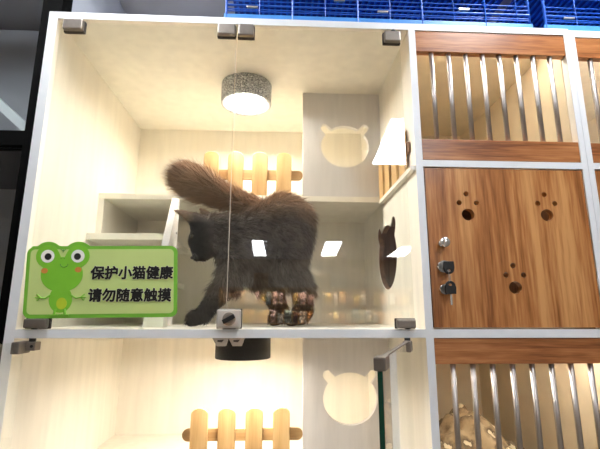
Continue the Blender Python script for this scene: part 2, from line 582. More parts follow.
dl = empty('glass_door', (-0.575, 0.004, 0.35), cab)
box('pane', -0.5765, -0.1225, 0.001, 0.007, -0.030, 0.745, GLASS, dl, bev=0)
clamp('hinge_clamp', -0.566, -0.516, 0.7165, 0.7455, dl, pin=(-0.548, 0.7455, 0.7528))
clamp('hinge_clamp', -0.565, -0.515, -0.0325, -0.012, dl, pin=(-0.548, -0.0352, -0.0325))
clamp('corner_clamp', -0.170, -0.1235, 0.7155, 0.7465, dl)
dr = empty('glass_door', (0.316, 0.004, 0.35), cab)
box('pane', -0.1175, 0.3165, 0.001, 0.007, -0.030, 0.745, GLASS, dr, bev=0)
clamp('hinge_clamp', 0.272, 0.316, 0.7115, 0.7415, dr, pin=(0.3, 0.7415, 0.7528))
clamp('hinge_clamp', 0.272, 0.316, -0.0325, -0.012, dr, pin=(0.3, -0.0352, -0.0325))
clamp('corner_clamp', -0.1165, -0.075, 0.7145, 0.7475, dr)
lk = clamp('door_lock', -0.141, -0.087, -0.0325, 0.009, dr, y0=-0.018, mat=plain('pale_lock_plate', (196, 190, 182), 0.35, 0.2, 0.03))
cyl('lock_cylinder', (-0.112, -0.0255, -0.012), (-0.112, -0.017, -0.012), 0.0145, CHROME, lk, 28)
cyl('lock_face', (-0.112, -0.0275, -0.012), (-0.112, -0.0256, -0.012), 0.0115, CLAMP, lk, 28)
Mk = Matrix.Translation((-0.112, -0.031, -0.012)) @ Matrix.Rotation(math.radians(-28), 4, 'Y')
obj('thumb_turn', add_box(bmesh.new(), -0.0145, 0.0145, -0.0034, 0.0034, -0.0050, 0.0050, 0.001, Mk), BLACKP, lk)
box('strike_bracket', -0.128, -0.100, -0.002, 0.016, -0.0353, -0.0327, GASKET, lk, bev=0)
# edges of the two glass doors meet in a soft seal strip
box('seal_strip', -0.1224, -0.1213, 0.001, 0.007, -0.030, 0.714, plain('clear_seal', (206, 198, 182), 0.4), dl, bev=0)

# lower doors stand open
dlo = empty('glass_door', (-0.562, -0.02, -0.45), cab)
Ml = Matrix.Translation((-0.562, -0.012, 0)) @ Matrix.Rotation(math.radians(91.5), 4, 'Z')
obj('pane', add_box(bmesh.new(), -0.4400, 0.006, -0.003, 0.003, -0.835, -0.0605, 0, Ml), GLASS, dlo)
hc = obj('hinge_clamp', add_box(bmesh.new(), -0.024, 0.022, -0.009, 0.009, -0.0860, -0.0600, 0.003, Ml), CLAMP, dlo)
box('pivot_arm', -0.566, -0.534, -0.010, 0.014, -0.0805, -0.0620, CLAMP, dlo, bev=0.002)
cyl('pivot_pin', (-0.549, 0.005, -0.0620), (-0.549, 0.005, -0.0548), 0.007, BLACKP, hc, 12)
bm = bmesh.new()
for xx in (-0.556, -0.541):
    add_cyl(bm, (xx, -0.0115, -0.0712), (xx, -0.0098, -0.0712), 0.0032, seg=14)
obj('screw', bm, BLACKP, dlo)

ang = math.atan2(-0.334, -0.143)
dro = empty('glass_door', (0.29, -0.05, -0.45), cab)
Mr = Matrix.Translation((0.298, -0.004, 0)) @ Matrix.Rotation(ang + 0.02, 4, 'Z')
ln = 0.425
obj('pane', add_box(bmesh.new(), 0.012, ln - 0.002, -0.0035, 0.0035, -0.835, -0.062, 0, Mr), GLASS, dro)
obj('polished_edge', add_box(bmesh.new(), ln - 0.002, ln, -0.0036, 0.0036, -0.835, -0.062, 0, Mr), GREENGLASS, dro)['label'] = 'dark green polished glass edge'
obj('corner_clamp', add_box(bmesh.new(), ln - 0.038, ln + 0.003, -0.0085, 0.0085, -0.077, -0.0585, 0.0025, Mr), CLAMP, dro)
obj('hinge_clamp', add_box(bmesh.new(), 0.004, 0.046, -0.009, 0.009, -0.083, -0.0600, 0.003, Mr), CLAMP, dro)
obj('top_seal', add_box(bmesh.new(), 0.046, ln - 0.038, -0.0037, 0.0037, -0.0619, -0.0598, 0, Mr), CLAMP, dro)
cyl('pivot_pin', (0.298, 0.004, -0.066), (0.298, 0.004, -0.0548), 0.007, BLACKP, dro, 12)

# two little catches for the lower doors under the shelf
for x0 in (-0.148, -0.112):
    c_ = empty('door_catch', (x0 + 0.015, 0.008, -0.0545), cab)
    lp = [(x0 - 0.002, -0.0547), (x0 + 0.033, -0.0547), (x0 + 0.027, -0.0715), (x0 + 0.008, -0.0715)]
    plate('catch_plate', [lp], 0.006, 0.010, CHROME, c_, bev=0.001)
    plate('catch_slot', [[(x0 + 0.009, -0.0590), (x0 + 0.024, -0.0580), (x0 + 0.019, -0.0640), (x0 + 0.009, -0.0630)]], 0.0004, 0.001, BLACKP, c_)


# gates of steel bars
def bar_gate(x0, x1, ztop0, ztop1, zbot0, zbot1, parent, xs, dark_under=True):
    g = empty('bar_gate', ((x0 + x1) / 2, 0.01, zbot0), parent)
    box('top_rail', x0 + 0.0008, x1 - 0.0008, 0.0005, 0.020, ztop0, ztop1, WOOD_H, g)
    box('bottom_rail', x0 + 0.0008, x1 - 0.0008, 0.0005, 0.020, zbot0, zbot1, WOOD_H, g)
    for x in xs:
        cyl('steel_bar', (x, 0.0105, zbot1 - 0.004), (x, 0.0105, ztop0 + 0.004), 0.0062, STEEL, g, 32)
    return g


xsB = [0.4035 + 0.0471 * k for k in range(8)]
bar_gate(P1, R0, 0.6905, 0.7505, 0.3835, 0.4385, cab, xsB)
bar_gate(P1, R0, -0.1130, -0.0560, -0.4420, -0.390, cab, [x - 0.0 for x in xsB])

# wooden door with paw-shaped cut-outs
def paw_holes(cx, cz):
    return [circ(cx + 0.0, cz - 0.0265, 0.0160, 0.0150), circ(cx - 0.0205, cz + 0.0035, 0.0066), circ(cx + 0.0235, cz + 0.0035, 0.0066),
            circ(cx - 0.0010, cz + 0.0265, 0.0066)]
wd = empty('wooden_door', (0.57, 0.01, -0.03), cab)
holes = paw_holes(0.465, 0.2675) + paw_holes(0.6665, 0.2685) + paw_holes(0.5665, 0.0885)
plate('door_panel', [[(0.3617, -0.0315), (0.7714, -0.0315), (0.7714, 0.3605), (0.3617, 0.3605)]] + holes, 0.0095, 0.018, WOOD_V, wd)
kn = bmesh.new()
add_cyl(kn, (0.3935, -0.004, 0.1675), (0.3935, 0.0004, 0.1675), 0.0085)
add_cyl(kn, (0.3935, -0.014, 0.1675), (0.3935, -0.004, 0.1675), 0.0045)
add_sphere(kn, (0.3935, -0.0205, 0.1675), 0.0125, (1, 0.75, 1), 24)
tag(obj('door_knob', kn, CHROME, wd, True), 'round chrome knob')
cyl('lock_cylinder', (0.393, -0.006, 0.111), (0.393, 0.0004, 0.111), 0.0145, CHROME, wd, 28)
cyl('lock_cylinder', (0.393, -0.006, 0.057), (0.393, 0.0004, 0.057), 0.0125, CHROME, wd, 28)

# keys
k1 = tag(empty('key', (0.397, -0.02, 0.105)), 'black-headed key pushed into the upper lock of the wooden door', 'key')
def key_head(name, cx, cz, y, flip, parent):
    s = -1 if flip else 1
    out = [(cx - 0.0115, cz - s * 0.010), (cx + 0.0115, cz - s * 0.010), (cx + 0.0125, cz + s * 0.004)] + \
          [(cx + 0.0115 * math.cos(a), cz + s * (0.006 + 0.0125 * math.sin(a))) for a in [PI * j / 14 for j in range(1, 14)]] + [(cx - 0.0125, cz + s * 0.004)]
    return plate(name, [out, circ(cx, cz + s * 0.0105, 0.0052, 0.0040, 20)], y, 0.0055, BLACKP, parent, bev=0.001)
key_head('key_head', 0.3975, 0.1105, -0.021, True, k1)
bmk = add_box(bmesh.new(), 0.3925, 0.3945, -0.0185, -0.0062, 0.1065, 0.1150)
obj('key_blade', bmk, CHROME, k1)
k2 = tag(empty('key', (0.397, -0.03, 0.03)), 'black-headed key hanging on a ring in front of the lower lock', 'key')
key_head('key_head', 0.3975, 0.0560, -0.023, False, k2)
bl = add_box(bmesh.new(), 0.3955, 0.4000, -0.0237, -0.0222, 0.020, 0.0455)
obj('key_blade', bl, CHROME, k2)
ring = [(0.3975 + 0.003 * math.sin(a), -0.0222 + 0.004 * math.sin(a), 0.0835 + 0.0170 * math.cos(a)) for a in [2 * PI * j / 28 for j in range(29)]]
tag(obj('key_ring', tube_mesh(bmesh.new(), ring, 0.0007), CHROME, None, True), 'thin steel ring joining the two black-headed keys', 'key ring')

# ---------------------------------------------------------------- neighbour cabinet on the right
cb2 = tag(empty('cabinet', (1.02, 0.34, FZ)), 'white cabinet with barred brown wood fronts, cut off at the right', 'cabinet')
A0, A1, B0, B1 = 0.7903, 0.8054, 1.222, 1.24
dzc = -0.0035
box('side_panel', A0, A1, 0, BY, FZ, 0.748, CREAM, cb2)
box('side_panel', B0, B1, 0, BY, FZ, 0.748, CREAM, cb2)
box('back_panel', A0, B1, BY, BY + 0.012, FZ, 0.748, TAN, cb2)
box('top_panel', A0, B1, 0, BY + 0.012, 0.748, 0.768, CREAM, cb2)
for z0, z1 in ((0.365, 0.3815), (-0.0545, -0.0353), (-0.462, -0.444)):
    box('cell_divider', A1, B0, 0, BY, z0, z1, CREAM, cb2)
bm = bmesh.new()
for a in ((A0, A1, FZ, 0.768), (A1, B1, 0.748, 0.768), (B0, B1, FZ, 0.748), (A1, B0, 0.365, 0.3815), (A1, B0, -0.0545, -0.0353), (A1, B0, -0.462, -0.444)):
    add_box(bm, a[0], a[1], -0.0012, 0.0, a[2], a[3])
obj('edge_band', bm, EDGE, cb2)
bar_gate(A1, B0, 0.687, 0.7465, 0.3830, 0.437, cb2, [0.848 + 0.0471 * k for k in range(8)])
bar_gate(A1, B0, -0.1130, -0.0560, -0.4420, -0.390, cb2, [0.848 + 0.0471 * k for k in range(8)])
wd2 = empty('wooden_door', (1.0, 0.01, -0.03), cb2)
plate('door_panel', [[(A1 + 0.003, -0.0315), (B0 - 0.003, -0.0315), (B0 - 0.003, 0.3615), (A1 + 0.003, 0.3615)]] + paw_holes(0.912, 0.2675) + paw_holes(1.113, 0.2685),
      0.0095, 0.018, WOOD_V, wd2)

# ---------------------------------------------------------------- ceiling spot lamps in the cells
def spot(z, zb, cx, cy, rr, mat, strength, label, colour):
    t = tag(empty('spot_lamp', (cx, cy, z)), label, 'lamp')
    bm = bmesh.new()
    n = 56
    rings = []
    for r, zz in ((rr, z), (rr, zb + 0.002), (rr - 0.002, zb), (rr - 0.005, zb), (rr - 0.022, zb + 0.005), (rr - 0.024, zb + 0.012)):
        rings.append([bm.verts.new((cx + r * math.cos(2 * PI * k / n), cy + r * math.sin(2 * PI * k / n), zz)) for k in range(n)])
    for a, b in zip(rings, rings[1:]):
        for k in range(n):
            bm.faces.new((a[k], a[(k + 1) % n], b[(k + 1) % n], b[k]))
    bm.faces.new(rings[0])
    obj('lamp_shade', bm, mat, t, True)
    cyl('lamp_diffuser', (cx, cy, zb + 0.007), (cx, cy, zb + 0.0115), rr - 0.0242, emit('lamp_glow', colour, strength), t, 48)
    return t
spot(0.7528, 0.684, -0.118, 0.313, 0.0835, LAMPLIT, LAMP_UP, 'round speckled ceiling spot lamp above the cat, painted grey as if lit', (1.0, 0.93, 0.82))
spot(-0.0547, -0.129, -0.106, 0.315, 0.0815, LAMPSHADED, LAMP_LOW, 'round speckled spot lamp under the middle shelf, painted black as if shaded', (1.0, 0.92, 0.80))

# unseen light bars behind the rails; door and right-cabinet ones are added fill
GLOWB = emit('light_bar_glow', (1.0, 0.93, 0.80), 19.0)
DOORFILL = emit('door_cell_fill_glow', (1.0, 0.90, 0.76), 5.0)  # weak glow for the bar added to lighten the cell behind the door
for zt, xc, gm, lab in ((0.7495, 0.5665, GLOWB, 'slim light bar behind the rail of the upper barred cell'), (-0.0585, 0.5665, GLOWB, 'slim light bar behind the rail of the lower barred cell'),
                    (0.3610, 0.5665, DOORFILL, 'slim dim light bar added out of sight behind the wooden door'),
                    (0.7475, 1.013, GLOWB, 'slim added light bar, unseen in the upper cell of the cabinet at the right edge'), (-0.0550, 1.013, GLOWB, 'slim added light bar, unseen in the lower cell of the cabinet at the right edge')):
    t = tag(empty('light_bar', (xc, 0.045, zt)), lab, 'lamp')
    box('bar_housing', xc - 0.17, xc + 0.17, 0.034, 0.056, zt - 0.006, zt, EDGE, t)
    box('bar_diffuser', xc - 0.165, xc + 0.165, 0.036, 0.054, zt - 0.010, zt - 0.0061, gm, t, bev=0)

# ---------------------------------------------------------------- frog sign stuck on the left glass door
sg = tag(empty('warning_sign', (-0.41, -0.002, 0.0)), 'green frog sign with black Chinese lettering stuck on the glass door', 'sign')
SGREEN = plain('sign_border_green', (122, 190, 62), 0.35, 0, 0.04, 12)
SLIGHT = plain('sign_light_green', (200, 220, 138), 0.35, 0, 0.05, 9)
FROG = plain('frog_green', (128, 198, 56), 0.35, 0, 0.03)
FROGD = plain('frog_dark_green', (66, 128, 40), 0.4)
EYEW = plain('frog_eye_white', (246, 246, 240), 0.35, 0, 0.01)
INK = plain('black_ink', (14, 14, 14), 0.5)
CHEEK = plain('frog_cheek', (206, 136, 62), 0.5, 0, 0.05)
BELLY = plain('frog_belly', (186, 208, 50), 0.4)
OUTL = plain('white_outline', (236, 240, 214), 0.5, 0, 0.01)
def srot(p, a=0.012, cx=-0.41, cz=0.07):
    x, z = p[0] - cx, p[1] - cz
    return (cx + x * math.cos(a) - z * math.sin(a) - 0.045 * z, cz + x * math.sin(a) + z * math.cos(a))
def sp(name, loop, y, th, mat, parent=sg, holes=()):
    return plate(name, [[srot(p) for p in loop]] + [[srot(p) for p in h] for h in holes], y, th, mat, parent)
# outline: rounded board with the two eye bumps of the frog
outer = rrect(-0.578, -0.236, -0.010, 0.1535, 0.016)
def bump_outline(extra):
    pts = []
    x = -0.252
    top = 0.1535
    pts += [(-0.236 - 0.016 + 0.016 * math.cos(math.radians(a)), top - 0.016 + 0.016 * math.sin(math.radians(a))) for a in range(0, 91, 15)]
    n = 60
    for k in range(n + 1):
        xx = -0.254 + (-0.566 + 0.254) * k / n
        z = top
        for cx in (-0.531, -0.463):
            d = abs(xx - cx)
            if d < 0.034:
                z = max(z, 0.130 + math.sqrt(0.034 ** 2 - d * d))
        pts.append((xx, z))
    pts += [(-0.562 + 0.016 * math.cos(math.radians(a)), top - 0.018 + 0.016 * math.sin(math.radians(a))) for a in range(120, 181, 15)]
    pts += [(-0.562 + 0.016 * math.cos(math.radians(a)), 0.006 + 0.016 * math.sin(math.radians(a))) for a in range(180, 271, 15)]
    pts += [(-0.252 + 0.016 * math.cos(math.radians(a)), 0.006 + 0.016 * math.sin(math.radians(a))) for a in range(270, 360, 15)]
    return pts
sp('sign_board', bump_outline(0), -0.0012, 0.0020, SGREEN)
sp('printed_panel', rrect(-0.570, -0.2445, -0.0015, 0.146, 0.010), -0.0024, 0.0004, SLIGHT)
fr = empty('frog_picture', (-0.497, -0.003, 0.0), sg)
head = []
for k in range(90):
    a = 2 * PI * k / 90
    c_, s_ = math.cos(a), math.sin(a)
    r = 1 / math.sqrt((c_ / 0.0470) ** 2 + (s_ / 0.040) ** 2)
    for ex in (-0.034, 0.034):
        dd = ex * c_ + 0.042 * s_
        h = abs(ex * s_ - 0.042 * c_)
        if dd > 0 and h < 0.0265:
            r = max(r, dd + math.sqrt(0.0265 ** 2 - h ** 2))
    head.append((-0.497 + r * c_, 0.088 + r * s_))
sp('frog_head', head, -0.0029, 0.0004, FROG, fr)
body = [(-0.497 + 0.026 * math.cos(2 * PI * k / 40), 0.032 + 0.030 * math.sin(2 * PI * k / 40)) for k in range(40)]
sp('frog_body', body, -0.0027, 0.0002, FROG, fr)
sp('frog_belly', circ(-0.494, 0.0225, 0.0115, 0.013), -0.0030, 0.0003, BELLY, fr)
bm = bmesh.new()
def strokes(bm, pl, r, y):
    tube_mesh(bm, [(srot((a, b))[0], y, srot((a, b))[1]) for a, b in pl], r, 6)
for s in (-1, 1):
    cx = -0.497
    strokes(bm, [(cx + s * 0.022, 0.042), (cx + s * 0.034, 0.034), (cx + s * 0.046, 0.036)], 0.0016, -0.0027)
    strokes(bm, [(cx + s * 0.044, 0.036), (cx + s * 0.053, 0.043)], 0.0013, -0.0027)
    strokes(bm, [(cx + s * 0.044, 0.036), (cx + s * 0.056, 0.036)], 0.0013, -0.0027)
    strokes(bm, [(cx + s * 0.044, 0.036), (cx + s * 0.052, 0.029)], 0.0013, -0.0027)
    strokes(bm, [(cx + s * 0.010, 0.010), (cx + s * 0.012, -0.002)], 0.0030, -0.0027)
    strokes(bm, [(cx + s * 0.004, -0.002), (cx + s * 0.020, -0.003)], 0.0016, -0.0027)
obj('frog_limbs', bm, FROG, fr)
for ex in (-0.531, -0.463):
    e_ = sp('frog_eye', circ(ex, 0.1300, 0.0150, 0.0150), -0.0032, 0.0004, EYEW, fr)
    sp('frog_pupil', circ(ex + (0.001 if ex < -0.5 else -0.001), 0.1290, 0.0078, 0.0078), -0.0035, 0.0003, INK, fr)
for ex in (-0.536, -0.461):
    sp('frog_cheek', circ(ex, 0.0985 if ex > -0.5 else 0.0965, 0.0075, 0.0062), -0.0032, 0.0003, CHEEK, fr)
bm = bmesh.new()
strokes(bm, [(-0.493 + 0.0085 * math.cos(a), 0.1120 + 0.0075 * math.sin(a)) for a in [PI + PI * j / 10 for j in range(11)]], 0.0008, -0.0032)
for dx in (-0.0035, 0.0035):
    strokes(bm, [(-0.497 + dx, 0.123), (-0.497 + dx, 0.1255)], 0.0009, -0.0032)
strokes(bm, [(-0.497, 0.138), (-0.497, 0.147)], 0.0008, -0.0032)
strokes(bm, [(-0.497, 0.141), (-0.503, 0.147)], 0.0008, -0.0032)
strokes(bm, [(-0.497, 0.141), (-0.491, 0.147)], 0.0008, -0.0032)
obj('frog_mouth', bm, FROGD, fr)


def lettering(name, txt, x, z, size, y, mat, off, parent, nshift=8):
    """one line of characters, made bolder by merging slightly shifted copies"""
    cu = bpy.data.curves.new(name, 'FONT')
    cu.body = txt
    cu.size = size
    cu.extrude = 0.0002
    tmp = bpy.data.objects.new('tmp', cu)
    C.objects.link(tmp)
    dg = bpy.context.evaluated_depsgraph_get()
    dg.update()
    base = bpy.data.meshes.new_from_object(tmp.evaluated_get(dg))
    bpy.data.objects.remove(tmp)
    bm = bmesh.new()
    for k in range(nshift):
        a = 2 * PI * k / nshift
        cp = base.copy()
        cp.transform(Matrix.Translation((x + off * math.cos(a), y - 0.00002 * k, z + off * math.sin(a))) @ Matrix.Rotation(-0.008, 4, 'Y') @ Matrix.Rotation(PI / 2, 4, 'X'))
        bm.from_mesh(cp)
        bpy.data.meshes.remove(cp)
    bpy.data.meshes.remove(base)
    me = bpy.data.meshes.new(name)
    bm.to_mesh(me)
    bm.free()
    return link_mesh(name, me, mat, parent)


for txt, x, z in (('保护小猫健康', -0.4335, 0.0795), ('请勿随意触摸', -0.4345, 0.0285)):
    lettering('lettering_outline', txt, x, z, 0.0312, -0.0029, OUTL, 0.0018, sg, 10)
    lettering('lettering', txt, x, z, 0.0312, -0.0035, INK, 0.0012, sg, 8)

# ---------------------------------------------------------------- star-patterned blanket in the lower barred cell
m, nt, b = new_mat('star_blanket_cloth')
tc = nt.nodes.new('ShaderNodeTexCoord')
vo = nt.nodes.new('ShaderNodeTexVoronoi')
vo.inputs['Scale'].default_value = 26
nt.links.new(tc.outputs['Object'], vo.inputs['Vector'])
r = nt.nodes.new('ShaderNodeValToRGB')
r.color_ramp.elements[0].position = 0.33
r.color_ramp.elements[0].color = lin((196, 182, 150))
r.color_ramp.elements[1].position = 0.36
r.color_ramp.elements[1].color = lin((84, 68, 50))
r.color_ramp.elements.new(0.75).color = lin((158, 138, 106))
nn = nt.nodes.new('ShaderNodeTexNoise')
nn.inputs['Scale'].default_value = 90
nt.links.new(tc.outputs['Object'], nn.inputs['Vector'])
ma = nt.nodes.new('ShaderNodeMath')
ma.operation = 'MULTIPLY_ADD'
ma.inputs[1].default_value = 0.55
nt.links.new(nn.outputs['Fac'], ma.inputs[0])
nt.links.new(vo.outputs['Distance'], ma.inputs[2])
sb_ = nt.nodes.new('ShaderNodeMath')
sb_.operation = 'SUBTRACT'
sb_.inputs[1].default_value = 0.22
nt.links.new(ma.outputs[0], sb_.inputs[0])
nt.links.new(sb_.outputs[0], r.inputs[0])
nt.links.new(r.outputs[0], b.inputs['Base Color'])
b.inputs['Roughness'].default_value = 0.95
bm = bmesh.new()
nx, ny = 60, 44
gx = lambda i: 0.372 + 0.385 * i / nx
gy = lambda j: 0.05 + 0.50 * j / ny
grid = []
for j in range(ny + 1):
    row = []
    for i in range(nx + 1):
        x, y = gx(i), gy(j)
        u, v = (x - 0.545) / 0.115, (y - 0.27) / 0.16
        h = 0.135 * math.exp(-(u * u) * 0.9 - v * v * 0.8) + 0.055 * math.exp(-((x - 0.42) / 0.08) ** 2 - ((y - 0.2) / 0.12) ** 2)
        h += 0.012 * math.sin(34 * x + 9 * y) * math.exp(-u * u * 0.3) + 0.008 * math.sin(61 * y - 20 * x)
        h += 0.007 * math.sin(90 * x + 55 * y) + 0.005 * math.sin(140 * x - 70 * y + 3 * math.sin(60 * y))
        ed = min(i, nx - i, j, ny - j) / 5.0
        row.append(bm.verts.new((x, y, -0.443 + 0.008 + max(0, h + 0.014) * min(1, ed + 0.05))))
    grid.append(row)
for j in range(ny):
    for i in range(nx):
        bm.faces.new((grid[j][i], grid[j][i + 1], grid[j + 1][i + 1], grid[j + 1][i]))
ext = bmesh.ops.extrude_face_region(bm, geom=list(bm.faces))
for v in ext['geom']:
    if isinstance(v, bmesh.types.BMVert):
        v.co.z -= 0.007
tag(obj('blanket', bm, m, None, True), 'crumpled brown blanket with pale stars behind the lower steel bars', 'blanket')

# ---------------------------------------------------------------- blue wire cages on top
def cage(x0, x1, y0, y1, label, z0=0.7725):
    t = tag(empty('wire_cage', ((x0 + x1) / 2, (y0 + y1) / 2, z0)), label, 'cage', 'blue cages stored on the cabinet')
    # tray
    bm = add_box(bmesh.new(), x0, x1, y0, y1, z0, z0 + 0.006)
    add_box(bm, x0, x1, y0, y0 + 0.006, z0 + 0.006, z0 + 0.022)
    add_box(bm, x0, x1, y1 - 0.006, y1, z0 + 0.006, z0 + 0.022)
    obj('tray', bm, BLUEL, t)
    H = 0.20
    ztop = z0 + H
    # corner posts
    for cx in (x0 + 0.005, x1 - 0.005):
        for cy in (y0 + 0.005, y1 - 0.005):
            cyl('corner_post', (cx, cy, z0 + 0.006), (cx, cy, ztop), 0.0035, BLUE, t, 10)
    # front grid
    bm = bmesh.new()
    yf = y0 + 0.004
    for z in (0.034, 0.040, 0.052, 0.066, 0.080, 0.11, 0.14, 0.17, 0.198):
        add_cyl(bm, (x0 + 0.005, yf, z0 + z), (x1 - 0.005, yf, z0 + z), 0.0016 if z not in (0.052,) else 0.003, seg=8)
    k = 0
    x = x0 + 0.005
    while x < x1 - 0.01:
        add_cyl(bm, (x, yf - 0.003, z0 + 0.006), (x, yf - 0.003, ztop), 0.0022 if k % 2 == 0 else 0.001, seg=6)
        x += 0.09
        k += 1
    obj('front_grid', bm, BLUE, t)
    # back and floor grids, dense slats
    bm = bmesh.new()
    x = x0 + 0.01
    while x < x1 - 0.01:
        add_box(bm, x, x + 0.007, y0 + 0.02, y1 - 0.02, ztop - 0.004, ztop)
        x += 0.02
    obj('roof_slats', bm, BLUE, t)
    box('upper_tray', x0, x1, y0 + 0.01, y1, ztop + 0.004, ztop + 0.012, BLUED, t)
    box('back_sheet', x0, x1, y1 - 0.004, y1, z0 + 0.006, ztop, BLUED, t)
    bm = bmesh.new()
    for (cxx, zz) in ((x0 + 0.06, 0.043), (x0 + 0.30, 0.075), (x0 + 0.42, 0.043), (x0 + 0.65, 0.06)):
        add_box(bm, cxx, cxx + 0.03, yf - 0.004, yf + 0.004, z0 + zz, z0 + zz + 0.006, 0.001)
    obj('clip', bm, STEEL, t)
    return t
cage(-0.158, 0.700, 0.012, 0.60, 'blue wire cage lying on the cabinet top, the longer one at left')
cage(0.735, 1.50, 0.012, 0.60, 'blue wire cage on the cabinet top at the right edge of the picture')

# ---------------------------------------------------------------- black-framed display cabinet at the left
bc = tag(empty('display_cabinet', (-1.1, 0.3, FZ)), 'black framed display cabinet with grey shelves at the left edge', 'display cabinet')
GREYIN = plain('grey_board', (168, 172, 182), 0.5, 0, 0.06, 8)
GREYD = plain('dark_grey_board', (74, 72, 76), 0.6, 0, 0.06, 8)
PALE = plain('pale_grey_board', (216, 224, 230), 0.5, 0, 0.05, 8)
box('corner_post', -0.6795, -0.6250, 0.08, 0.13, FZ, 1.18, BLACKM, bc)
box('corner_post', -1.70, -1.65, 0.08, 0.13, FZ, 1.18, BLACKM, bc)
box('rear_post', -0.6795, -0.6250, 0.60, 0.65, FZ, 1.18, BLACKM, bc)
box('cross_rail', -1.65, -0.6796, 0.082, 0.128, 0.4325, 0.4745, BLACKM, bc)
box('cross_rail', -1.65, -0.6796, 0.082, 0.128, 1.13, 1.18, BLACKM, bc)
box('cross_rail', -1.65, -0.6796, 0.082, 0.128, -0.43, -0.39, BLACKM, bc)
box('back_board', -1.70, -0.6250, 0.651, 0.665, FZ, 1.18, GREYIN, bc)
box('side_board', -0.6400, -0.6290, 0.131, 0.599, FZ, 1.18, GREYIN, bc)
box('shelf', -1.649, -0.6405, 0.131, 0.650, 0.4745, 0.4900, GREYD, bc)
box('shelf', -1.649, -0.6405, 0.20, 0.650, -0.01, 0.010, PALE, bc)
bm = bmesh.new()
vs8 = [bm.verts.new(p) for p in ((-1.35, 0.38, 1.015), (-0.845, 0.38, 0.575), (-0.845, 0.42, 0.575), (-1.35, 0.42, 1.015),
                                 (-1.35, 0.38, 1.055), (-0.845, 0.38, 0.615), (-0.845, 0.42, 0.615), (-1.35, 0.42, 1.055))]
for q in ((0, 1, 2, 3), (4, 5, 6, 7), (0, 1, 5, 4), (1, 2, 6, 5), (2, 3, 7, 6), (3, 0, 4, 7)):
    bm.faces.new([vs8[i] for i in q])
tag(obj('sloping_board', bm, PALE, bc), 'pale sloping board')
box('glass_pane', -1.649, -0.6797, 0.100, 0.104, 0.4750, 1.1295, GLASS, bc, bev=0)
box('glass_pane', -1.649, -0.6797, 0.100, 0.104, -0.3895, 0.4320, GLASS, bc, bev=0)

# ---------------------------------------------------------------- the cat
J = {'rump': (0.032, 0.250, 0.271, 0.062), 'hip': (0.008, 0.245, 0.279, 0.065), 'loin': (-0.054, 0.235, 0.236, 0.064),
     'mid': (-0.093, 0.220, 0.209, 0.066), 'chest': (-0.126, 0.205, 0.190, 0.062), 'shoul': (-0.137, 0.200, 0.208, 0.056),
     'neck': (-0.165, 0.195, 0.224, 0.046), 'head': (-0.202, 0.185, 0.224, 0.046), 'brow': (-0.221, 0.178, 0.199, 0.035),
     'muz': (-0.223, 0.172, 0.168, 0.020), 'nose': (-0.228, 0.168, 0.151, 0.0125), 'chin': (-0.212, 0.174, 0.152, 0.013),
     'cheek': (-0.190, 0.180, 0.190, 0.034), 'ear0': (-0.236, 0.170, 0.256, 0.020), 'ear1': (-0.266, 0.162, 0.270, 0.010), 'ear2': (-0.292, 0.156, 0.279, 0.004),
     'far0': (-0.207, 0.215, 0.266, 0.020), 'far1': (-0.224, 0.223, 0.288, 0.011), 'far2': (-0.236, 0.228, 0.303, 0.0035),
     't0': (0.032, 0.262, 0.318, 0.020), 't1': (-0.017, 0.268, 0.312, 0.015), 't2': (-0.074, 0.262, 0.312, 0.015),
     't3': (-0.132, 0.252, 0.328, 0.016), 't4': (-0.182, 0.240, 0.350, 0.018), 't5': (-0.230, 0.235, 0.372, 0.019),
     't6': (-0.268, 0.230, 0.388, 0.018), 't7': (-0.290, 0.227, 0.398, 0.012),
     'fl0': (-0.121, 0.170, 0.139, 0.038), 'fl1': (-0.139, 0.165, 0.078, 0.029), 'fl2': (-0.182, 0.160, 0.026, 0.021),
     'fl3': (-0.203, 0.157, -0.007, 0.020), 'fl4': (-0.222, 0.150, -0.014, 0.020),
     'fr0': (-0.099, 0.245, 0.148, 0.038), 'fr1': (-0.045, 0.245, 0.090, 0.030), 'fr2': (-0.008, 0.240, 0.034, 0.024),
     'fr3': (0.006, 0.235, -0.002, 0.024), 'fr4': (-0.008, 0.222, -0.013, 0.021),
     'hl0': (0.023, 0.210, 0.220, 0.054), 'hl1': (0.022, 0.190, 0.131, 0.036), 'hl2': (0.060, 0.200, 0.068, 0.020),
     'hl3': (0.058, 0.200, 0.006, 0.018), 'hl4': (0.038, 0.188, -0.0165, 0.018),
     'hr0': (0.037, 0.290, 0.235, 0.056), 'hr1': (0.036, 0.300, 0.137, 0.034), 'hr2': (0.082, 0.310, 0.077, 0.019),
     'hr3': (0.086, 0.310, 0.011, 0.017), 'hr4': (0.068, 0.300, -0.0165, 0.018), 'belly': (-0.052, 0.225, 0.170, 0.056)}
chains = [['rump', 'hip', 'loin', 'mid', 'chest', 'shoul', 'neck', 'head', 'brow', 'muz', 'nose'], ['muz', 'chin'], ['neck', 'cheek', 'chin'],
          ['loin', 'belly', 'chest'], ['ear0', 'ear1', 'ear2'], ['far0', 'far1', 'far2'], ['head', 'ear0'], ['head', 'far0'],
          ['rump', 't0', 't1', 't2', 't3', 't4', 't5', 't6', 't7'],
          ['shoul', 'fl0', 'fl1', 'fl2', 'fl3', 'fl4'], ['shoul', 'fr0', 'fr1', 'fr2', 'fr3', 'fr4'],
          ['hip', 'hl0', 'hl1', 'hl2', 'hl3', 'hl4'], ['hip', 'hr0', 'hr1', 'hr2', 'hr3', 'hr4'], ['hl0', 'hr0']]
bm = bmesh.new()
